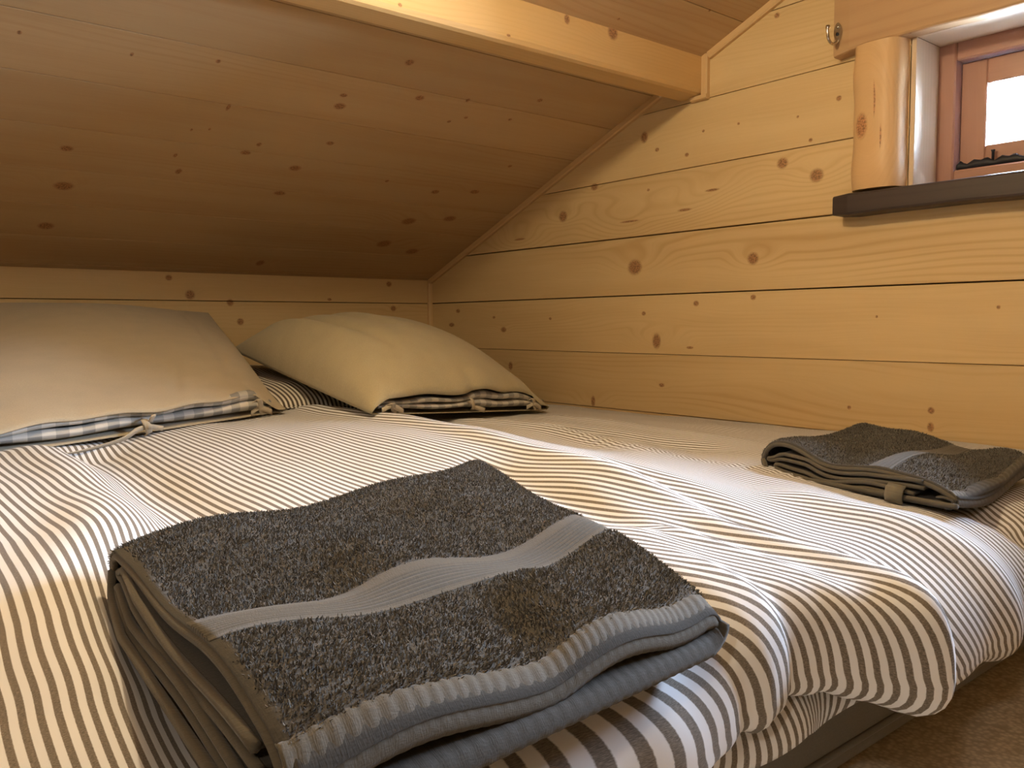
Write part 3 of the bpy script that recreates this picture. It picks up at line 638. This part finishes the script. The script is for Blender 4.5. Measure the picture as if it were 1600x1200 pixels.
def linen_pillow(c, T, lab, seed, gapf, hem, ties, folds, mat, skew=1.):
    cen = sum((np.array(q) for q in c))/4
    root = empty('pillow', tuple(cen-np.array([0, 0, T*.8]))); tag(root, lab, 'pillow', 'linen pillows at the head of the bed')
    n, m_ = 110, 110
    s, t = np.meshgrid(np.linspace(0, 1, n), np.linspace(0, 1, m_)); B = bil(c, s, t)
    a = np.abs(2*s**skew-1); b = np.clip(2*t-1, -1, 1)
    bb = np.where(b < 0, np.abs(b)**3.0*.98, np.abs(b)**2.3)
    body = (np.clip(1-a**2.6, 0, 1)*np.clip(1-bb, 0, 1))**.60
    tt = np.clip(1-t/.16, 0, 1); g = np.array([gapf(x) for x in np.linspace(0, 1, n)])[None, :]*tt**1.6
    W = np.linalg.norm(np.array(c[1])-np.array(c[0])); L = np.linalg.norm(np.array(c[3])-np.array(c[0]))
    wv = folds(s, t)*(body*.9+.05)
    Pt = B.copy(); Pt[..., 2] += T*body+wv+g+.004
    fw = np.array(c[0])-np.array(c[3]); fw = fw/np.linalg.norm(fw); fw[2] = 0
    hv = np.array([hem(x) for x in np.linspace(0, 1, n)])[None, :]*tt**2
    Pt += fw*hv[..., None]
    Pb = B.copy(); Pb[..., 2] -= T*.10*body+.002
    Pb += fw*(.004*tt**2)[..., None]
    # closed on three sides, open at the front hem
    uv = np.stack([s*W, t*L], -1)
    V = np.concatenate([Pt.reshape(-1, 3), Pb.reshape(-1, 3)]); F = subset_grid(n, m_); F2 = F[:, ::-1]+n*m_
    idx = np.arange(n*m_).reshape(m_, n); br = []
    for j in range(m_-1):
        br.append((idx[j, 0], idx[j+1, 0], idx[j+1, 0]+n*m_, idx[j, 0]+n*m_)); br.append((idx[j+1, -1], idx[j, -1], idx[j, -1]+n*m_, idx[j+1, -1]+n*m_))
    for i in range(n-1): br.append((idx[-1, i], idx[-1, i+1], idx[-1, i+1]+n*m_, idx[-1, i]+n*m_))
    o = mesh_obj('pillowcase', V, np.concatenate([F, F2, np.array(br)]), mat, None, np.concatenate([uv.reshape(-1, 2)]*2), True)
    md = o.modifiers.new('s', 'SOLIDIFY'); md.thickness = .0016; md.offset = 0
    child(o, root)
    # gingham inner pillow: two soft rolls of cloth showing in the opening
    for lev in (0, 1):
        V = []; uv2 = []; k_ = 10; ns = 90; ss = np.linspace(.03, .955, ns)
        for i, sx in enumerate(ss):
            gp = max(gapf(sx), .004); rz = max(min(gp*.34, .0125), .004)
            p = bil(c, np.array(sx), np.array(.018+.004*math.sin(sx*13+lev)))
            zz = p[2]+.003+rz+(lev*2.0*rz)+.0015*math.sin(sx*17+lev*2)
            for q in range(k_):
                th = 2*math.pi*q/k_; d = -fw*(.020*math.cos(th))
                V.append(np.array([p[0], p[1], zz+rz*math.sin(th)])+d); uv2.append((sx*W, .010+lev*.021+th*.0035))
        F = [(i*k_+q, i*k_+(q+1) % k_, (i+1)*k_+(q+1) % k_, (i+1)*k_+q) for i in range(ns-1) for q in range(k_)]+[tuple(range(k_)), tuple((ns-1)*k_+q for q in range(k_-1, -1, -1))]
        oo = mesh_obj('inner_pillow', V, F, M_GING, None, uv2, True); child(oo, root); oo['label'] = 'grey and white gingham inner pillow edge'
    right = (np.array(c[1])-np.array(c[0])); right /= np.linalg.norm(right); out = fw/np.linalg.norm(fw)
    for (sx, kind) in ties:
        p = bil(c, np.array(sx), np.array(0.)); gp = gapf(sx); up = np.array([0, 0, 1.]); o_ = out*(.010+hem(sx))
        top = p+up*(gp+.004)+o_; kn_ = p+up*(gp*.45)+out*.018
        if kind == 'knot':
            ribbon('tie', [top+right*.014-out*.01, top+right*.010+out*.004, kn_+right*.004+up*.004], right, .009, M_TAPE, root)
            ribbon('tie', [kn_-right*.006+up*.010, kn_+out*.006, kn_+right*.003-up*.012, kn_-right*.001-up*.014-out*.006], [right, right+up*.4], .012, M_TAPE, root)
            ribbon('tie', [kn_-right*.008+up*.006, kn_+out*.008+right*.002, kn_+right*.014-up*.004, kn_+right*.030-up*.008], up+right*.3, .008, M_TAPE, root)
            ribbon('tie', [kn_-up*.002, kn_-right*.020-up*.004+out*.004, kn_-right*.045-up*.014+out*.006, kn_-right*.09-up*.020+out*.008, kn_-right*.14-up*.022+out*.01, kn_-right*.20-up*.019+out*.004], [up+out*.3, up, up+out, out+up*.4, out+up*.4], .008, M_TAPE, root)
        elif kind == 'strap':
            ribbon('tie', [top-out*.012-up*.001, top+out*.003, p+up*(gp*.5)+o_+out*.006+right*.003, p+up*.003+out*.016+right*.006], right, .010, M_TAPE, root)
            ribbon('tie', [p+up*(gp*.35)+o_+right*.004, p+up*.006+out*.018+right*.022, p+up*.001+out*.022+right*.045], up+right*.4, .009, M_TAPE, root)
        else:
            ribbon('tie', [top-right*.016-up*.004, top+out*.008-right*.005, p+up*.006+out*.02+right*.004, p+out*.02+up*.001+right*.012], [right, right+up*.5], .012, M_TAPE, root)
            ribbon('tie', [p+up*.004+out*.01-right*.02, p+up*.012+out*.022, p+up*.002+out*.022+right*.03], [up, up+right, up], .010, M_TAPE, root)
    return root
def bumpf(x, c, w): return math.exp(-((x-c)/w)**2)
# left pillow
CL = [(-1.50, -1.115, .267), (-.905, -.835, .270), (-.770, -.080, .462), (-1.355, -.075, .478)]
linen_pillow(CL, .050, 'flat beige linen pillow leaning on the low wall, knotted tie at its open end', 1,
    lambda s: (.012+.012*min(1, max(0, (s-.08)/.3))+.003*math.sin(s*9)+.002*math.sin(s*31))*min(1, max(0, (.97-s)/.08)),
    lambda s: .014+.005*math.sin(s*13)+.012*bumpf(s, 1., .1)-.012*bumpf(s, .86, .03), [(.52, 'knot'), (.90, 'loose')],
    lambda s, t: .005*np.sin(s*5+t*7)+.0035*np.sin(s*10-t*6+1)-.006*np.exp(-((s-.62-.25*t)/.02)**2)*np.exp(-((t-.15)/.12)**2)-.005*np.exp(-((s-.86)/.02)**2)*np.clip(t/.3, 0, 1), M_LINEN_L)
# right pillow
CRt = [(-.850, -1.075, .280), (-.270, -.880, .233), (-.150, -.170, .345), (-.800, -.330, .372)]
def fR(s, t):
    k = np.clip((t-.12)/.25, 0, 1)*np.clip((1.0-t)/.15, 0, 1)
    w = -.016*np.exp(-((s-.17-.10*(1-t)**2)/.028)**2)*k+.010*np.exp(-((s-.11-.06*(1-t)**2)/.035)**2)*k
    w += -.010*np.exp(-((s-.29-.16*(1-t)**2)/.030)**2)*k*np.clip((t-.3)/.3, 0, 1)+.005*np.exp(-((s-.36-.16*(1-t)**2)/.05)**2)*k
    w += -.004*np.exp(-((t-.26-.10*np.sin(s*5))/.03)**2)*np.exp(-((s-.42)/.15)**2)
    return w+.003*np.sin(s*6-t*5)
linen_pillow(CRt, .134, 'plump beige linen pillow beside the gable wall, its left corner cocked up', 2,
    lambda s: (.013+.015*bumpf(s, .56, .10)+.012*bumpf(s, .78, .12)+.004*bumpf(s, .25, .1))*min(1, max(0, (.93-s)/.05))*min(1, s/.06),
    lambda s: .010+.004*math.sin(s*15)-.010*bumpf(s, .50, .035)-.008*bumpf(s, .86, .03), [(.07, 'loose'), (.47, 'strap'), (.87, 'loose')], fR, M_LINEN, .86)
# ticking pillows beneath them
def under_pillow(c, T, lab, seed, **kw):
    cen = sum((np.array(q) for q in c))/4
    root = empty('striped_pillow', (cen[0], cen[1], cen[2]-T*.7)); tag(root, lab, 'pillow', 'striped pillows under the linen ones')
    pillow_solid('pillow_body', c, T, M_STRIPE_P, root, 1., 7, 7, .004, seed, **kw)
    c_ = [Vector(q) for q in c]; tube('piping', spline([c[0], c[1], c[2], c[3], c[0]], 1), .002, M_STRIPE_P, root, 6)
    return root
under_pillow([(-.925, -.80, .272), (-.085, -.66, .225), (-.075, -.06, .245), (-.83, -.05, .305)], .040, 'brown striped pillow beneath the right linen pillow', 3, pinch=.0)
under_pillow([(-1.52, -.52, .225), (-.965, -.50, .235), (-.865, -.045, .305), (-1.50, -.045, .31)], .036, 'brown striped pillow mostly hidden under the left linen pillow', 5, pinch=.0)
# ------------------------------------------------------------------ towels
def towel(c, h, lab, seed, nfib, band, bumps, layers=True, extra=None, fdrop=.010, tin=.93, tap=0., flen=.0046, rs=.030, rt=.022, fw_=.0007):
    """c = top face corners: back-left, back-right, front-right, front-left (world); fold along the back and the right side"""
    c = [np.array(q, float) for q in c]; cen = sum(c)/4
    root = empty('towel', (cen[0], cen[1], min(q[2] for q in c)-h)); tag(root, lab, 'towel', 'folded towels on the duvet')
    W = np.linalg.norm(c[1]-c[0]); L = np.linalg.norm(c[3]-c[0])
    def bl(s, t):
        s_, t_ = s[..., None], t[..., None]
        return (c[0]*(1-s_)+c[1]*s_)*(1-t_)+(c[3]*(1-s_)+c[2]*s_)*t_
    def prof(s, t, off=0):
        ex = np.clip((1-s)*W/rs, 0, 1); et = np.clip(t*L/rt, 0, 1)
        return np.sqrt(np.clip(1-(1-ex)**2, 0, 1))*np.sqrt(np.clip(1-(1-et)**2, 0, 1))
    def top(s, t, lift=0.):
        P = bl(s, t); pr = prof(s, t); P[..., 2] += -h/2+(h/2-.002)*pr+bumps(s, t)*pr+lift*1.0
        P[..., 2] -= fdrop*np.clip((t-(.93 if fdrop < .015 else .80))/(.07 if fdrop < .015 else .20), 0, 1)**2*(1-np.clip((s-.8)/.2, 0, 1)*.5)
        return P
    def bot(s, t):
        P = bl(s, t); P[..., 2] += -h/2-(h/2-.003-h*tap*t)*prof(s, t); return P
    def warp(n, k=1.6): x = np.linspace(0, 1, n); return x
    def gridst(s0, s1, t0, t1, n, m_):
        return np.meshgrid(s0+(s1-s0)*(1-(1-np.linspace(0, 1, n))**1.7), t0+(t1-t0)*np.linspace(0, 1, m_)**1.7)
    s, t = gridst(0, 1, 0, 1, 80, 80)
    grid_obj('top_layer', top(s, t), np.stack([s*W, t*L], -1), M_TERRY, root, .0035, -1)
    s, t = gridst(0, 1, 0, 1.015-(.025 if fdrop > .015 else 0), 50, 50); s = s-.032*(1-s)**6*np.clip(t/.3, 0, 1)**.7
    grid_obj('bottom_layer', bot(s, t), np.stack([s*W, t*L], -1), M_TERRY, root, .0045, 1)
    # folded inner layers, seen edge-on at the open left side
    for q, (s0, t0, t1, zt) in enumerate(((-.012, .045, tin, .20), (-.02, .10, tin-.03, -.14))):
        n = 26; ss = s0+(.90-s0)*np.linspace(0, 1, n)**1.5; pts_ = []
        zs = zt*h
        for k in range(30): pts_.append((t1-(t1-t0)*k/29, zs+.0035))
        for k in range(1, 7): a = math.pi*k/7; pts_.append((t0-.0035/L*math.sin(a)*1.6, zs+.0035*math.cos(a)))
        for k in range(30): pts_.append((t0+(t1+.01-t0)*k/29, zs-.0035))
        PT = np.array(pts_); S_, T_ = np.meshgrid(ss, PT[:, 0]); S_ = S_+(.02+s0*-0)*np.clip(1-T_/.3, 0, 1)*(1-S_)**4; P = bl(S_, T_)
        wobb = .0022*np.sin(T_*9+q*2+S_*3)
        P[..., 2] += -h/2+h*tap*.45*T_+PT[:, 1][:, None]*np.clip(T_/.12, .35, 1)+wobb*(T_ > .1)+np.minimum(bumps(S_, T_), 0)*1.0-.002
        grid_obj('inner_layer', P, np.stack([S_*W, T_*L], -1), M_TERRY, root, .003, 0)
        e = P[:, 0]; tube('selvage', [tuple(x) for x in e], .0026, M_BAND, root, 6)
    # selvage along the open left side and the edge of the bottom layer
    tv = np.linspace(0.0, 1, 60); e = top(np.full_like(tv, .003), tv); e[:, 2] -= .0012
    tube('selvage', [tuple(x) for x in e], .0030, M_BAND, root, 6)
    e = bot(-.032*np.clip(tv*1.015/.3, 0, 1)**.7, tv*1.015); tube('selvage', [tuple(x) for x in e], .0030, M_BAND, root, 6)
    s_, t_ = np.meshgrid(np.linspace(.004, .030*.4/W*.6, 4), np.linspace(.02, 1, 60))
    grid_obj('side_hem', top(s_, t_, .0016), np.stack([t_*L, s_*W], -1), M_BAND, root, .001, 0)
    # dobby border band with woven ridges
    b0, b1 = band; nr = 70
    s_, t_ = np.meshgrid(np.linspace(.0, .985, 70), np.linspace(b0, b1, nr))
    P = top(s_, t_, .0016); x = (t_-b0)/(b1-b0)
    rid = np.where((x > .24) & (x < .90), .5+.5*np.cos((x-.24)*2*math.pi*7/.66), .6)
    P[..., 2] += .0024*rid*(1-np.clip((s_-.94)/.05, 0, 1))
    o = grid_obj('border_band', P, np.stack([s_*W, t_*L], -1), M_BAND, root, .001, -1); o['label'] = 'flat ribbed border band across the towel'
    # front hem, puckered, wraps down over the front edge
    nn = 260; ss = np.linspace(.0, .997, nn); V = []; uv = []
    for k, (tq, dz) in enumerate([(.962, .0026), (.970, .0042), (.980, .0044), (.992, .0034), (1.004, -.0005), (1.006, -.004), (1.002, -.007), (.992, -.0075)]):
        P = top(ss, np.full_like(ss, min(tq, 1.0))); fwd = (c[3]-c[0])/L
        P = P+fwd*max(0, tq-1)*L; pk = .00035*np.sin(ss*W*2*math.pi/.0115+1.4*np.sin(ss*23)+2*np.sin(ss*9))*(1 if 0 < k < 5 else .4)
        P[:, 2] += dz+pk; V.append(P); uv.append(np.stack([ss*W, np.full_like(ss, k*.006)], -1))
    o = grid_obj('front_hem', np.array(V), np.array(uv), M_BAND, root, .0012, 0); o['label'] = 'puckered hem along the front edge'
    # lower hem
    V = []; uv = []
    for k, (tq, dz) in enumerate([(.95, .006), (.985, .0065), (1.012, .005), (1.022, .001), (1.018, -.0035), (.99, -.005)]):
        P = bot(np.linspace(-.028, .985, nn), np.full(nn, min(tq, 1.015)-(.025 if fdrop > .015 else 0))); P = P+fwd*max(0, tq-1.015)*L
        P[:, 2] += dz+.0002*np.sin(np.linspace(0, 1, nn)*W*2*math.pi/.014); V.append(P); uv.append(np.stack([ss*W, np.full_like(ss, k*.006)], -1))
    grid_obj('lower_hem', np.array(V), np.array(uv), M_TERRY, root, .0012, 0)
    # terry pile: short bent yarn tufts (nobody could count them)
    R = np.random.RandomState(seed); N = nfib
    s = R.rand(int(N*1.25)); t = R.rand(int(N*1.25)); k = ((t < b0-.004) | (t > b1+.004)) & (t < .963) & (s > .016)
    s, t = s[k][:N], t[k][:N]
    # a share of the tufts goes to the rounded edges
    ne = N//14; s = np.r_[s, 1-R.rand(ne)**2*rs/W, R.rand(ne)]; t = np.r_[t, R.rand(ne)*.94, R.rand(ne)**2*rt/L]
    k = ((t < b0-.004) | (t > b1+.004)); s, t = s[k], t[k]
    P = top(s, t); e = 1e-3; Ps = top(np.clip(s-e, 0, 1), t)-top(np.clip(s+e, 0, 1), t); Pt_ = top(s, np.clip(t-e, 0, 1))-top(s, np.clip(t+e, 0, 1))
    Nn = np.cross(Ps, Pt_); Nn /= np.linalg.norm(Nn, axis=1)[:, None]+1e-12; Nn *= np.sign(Nn[:, 2:3]+1e-9)
    n = len(s); cl = np.stack([np.sin(P[:, 0]*170+P[:, 1]*90), np.cos(P[:, 1]*150-P[:, 0]*70), np.zeros(n)], 1)*.35
    D = Nn+cl+R.randn(n, 3)*.5; D /= np.linalg.norm(D, axis=1)[:, None]
    ln = flen*(.7+.6*R.rand(n))[:, None]; sd = np.cross(D, R.randn(n, 3)); sd /= np.linalg.norm(sd, axis=1)[:, None]+1e-9; bend = np.cross(D, sd)
    w0 = fw_
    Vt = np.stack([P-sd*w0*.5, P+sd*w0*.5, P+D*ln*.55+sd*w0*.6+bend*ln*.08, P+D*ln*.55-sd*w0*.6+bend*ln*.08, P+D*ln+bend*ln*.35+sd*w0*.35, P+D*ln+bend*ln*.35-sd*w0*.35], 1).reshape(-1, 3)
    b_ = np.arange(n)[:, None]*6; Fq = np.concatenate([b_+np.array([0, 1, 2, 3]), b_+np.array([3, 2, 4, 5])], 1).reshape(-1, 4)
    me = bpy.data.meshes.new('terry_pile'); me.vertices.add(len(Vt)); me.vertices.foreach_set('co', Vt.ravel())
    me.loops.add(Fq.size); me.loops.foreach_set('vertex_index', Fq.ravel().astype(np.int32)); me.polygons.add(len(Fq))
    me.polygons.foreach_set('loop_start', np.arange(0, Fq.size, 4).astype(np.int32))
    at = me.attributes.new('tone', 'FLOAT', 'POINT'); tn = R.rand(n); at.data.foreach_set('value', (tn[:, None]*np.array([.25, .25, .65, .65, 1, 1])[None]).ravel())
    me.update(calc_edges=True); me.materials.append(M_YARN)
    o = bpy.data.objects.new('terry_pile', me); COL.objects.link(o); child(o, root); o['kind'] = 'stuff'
    if extra: extra(root, bl, W, L, h)
    return root
def b1_(s, t):
    b = .006*np.sin(s*7+t*5+.4)*np.sin(t*6+.3)+.004*np.sin(s*13-t*7)
    b += .010*np.exp(-((s-.33)/.10)**2-((t-.86)/.08)**2)-.006*np.exp(-((s-.47)/.06)**2-((t-.88)/.1)**2)+.008*np.exp(-((s-.62)/.07)**2-((t-.82)/.09)**2)
    b += .005*np.exp(-((s-.42)/.08)**2-((t-.45)/.1)**2)-.006*np.exp(-((s-.26)/.08)**2-((t-.55)/.1)**2)
    return b
towel([(-1.431, -1.735, .281), (-.998, -1.578, .279), (-1.140, -2.020, .256), (-1.462, -2.083, .286)], .032,
      'large dark grey terry towel, folded flat, in the middle foreground of the duvet', 1, 200000, (.60, .72), b1_)
def tab(root, bl, W, L, h):
    P0 = bl(np.array(-.028), np.array(.72)); d = bl(np.array(-.028), np.array(.80))-P0; nn = np.cross(d, [0, 0, 1]); nn /= np.linalg.norm(nn); 
    ct = bl(np.array(.5), np.array(.5)); nn *= -np.sign(np.dot(nn, ct-P0))
    V = []; 
    for f in (0, 1):
        for (z, o_) in ((-.010, .001), (-.014, .006), (-.022, .008), (-.030, .007)): V.append(P0+d*f+np.array([0, 0, z])+nn*o_)
    o = grid_obj('care_tag', np.array(V).reshape(2, 4, 3), np.zeros((2, 4, 2))+np.arange(4)[None, :, None]*.01, M_TAPE2, root, .0015, 0); o['label'] = 'pale cloth tag'
M_TAPE2 = cloth('tag_cloth', (.16, .14, .10), .9, 900., .3)
towel([(-.590, -1.685, .265), (-.330, -1.683, .276), (-.400, -1.955, .262), (-.655, -1.965, .256)], .038,
      'smaller folded dark grey terry towel near the gable wall below the window', 2, 60000, (.60, .71),
      lambda s, t: .005*np.sin(s*6+t*9)+.004*np.sin(t*13-s*5)-.006*np.exp(-((t-.35)/.08)**2-((s-.4)/.3)**2), extra=tab, fdrop=.016, tin=.86, tap=.42)
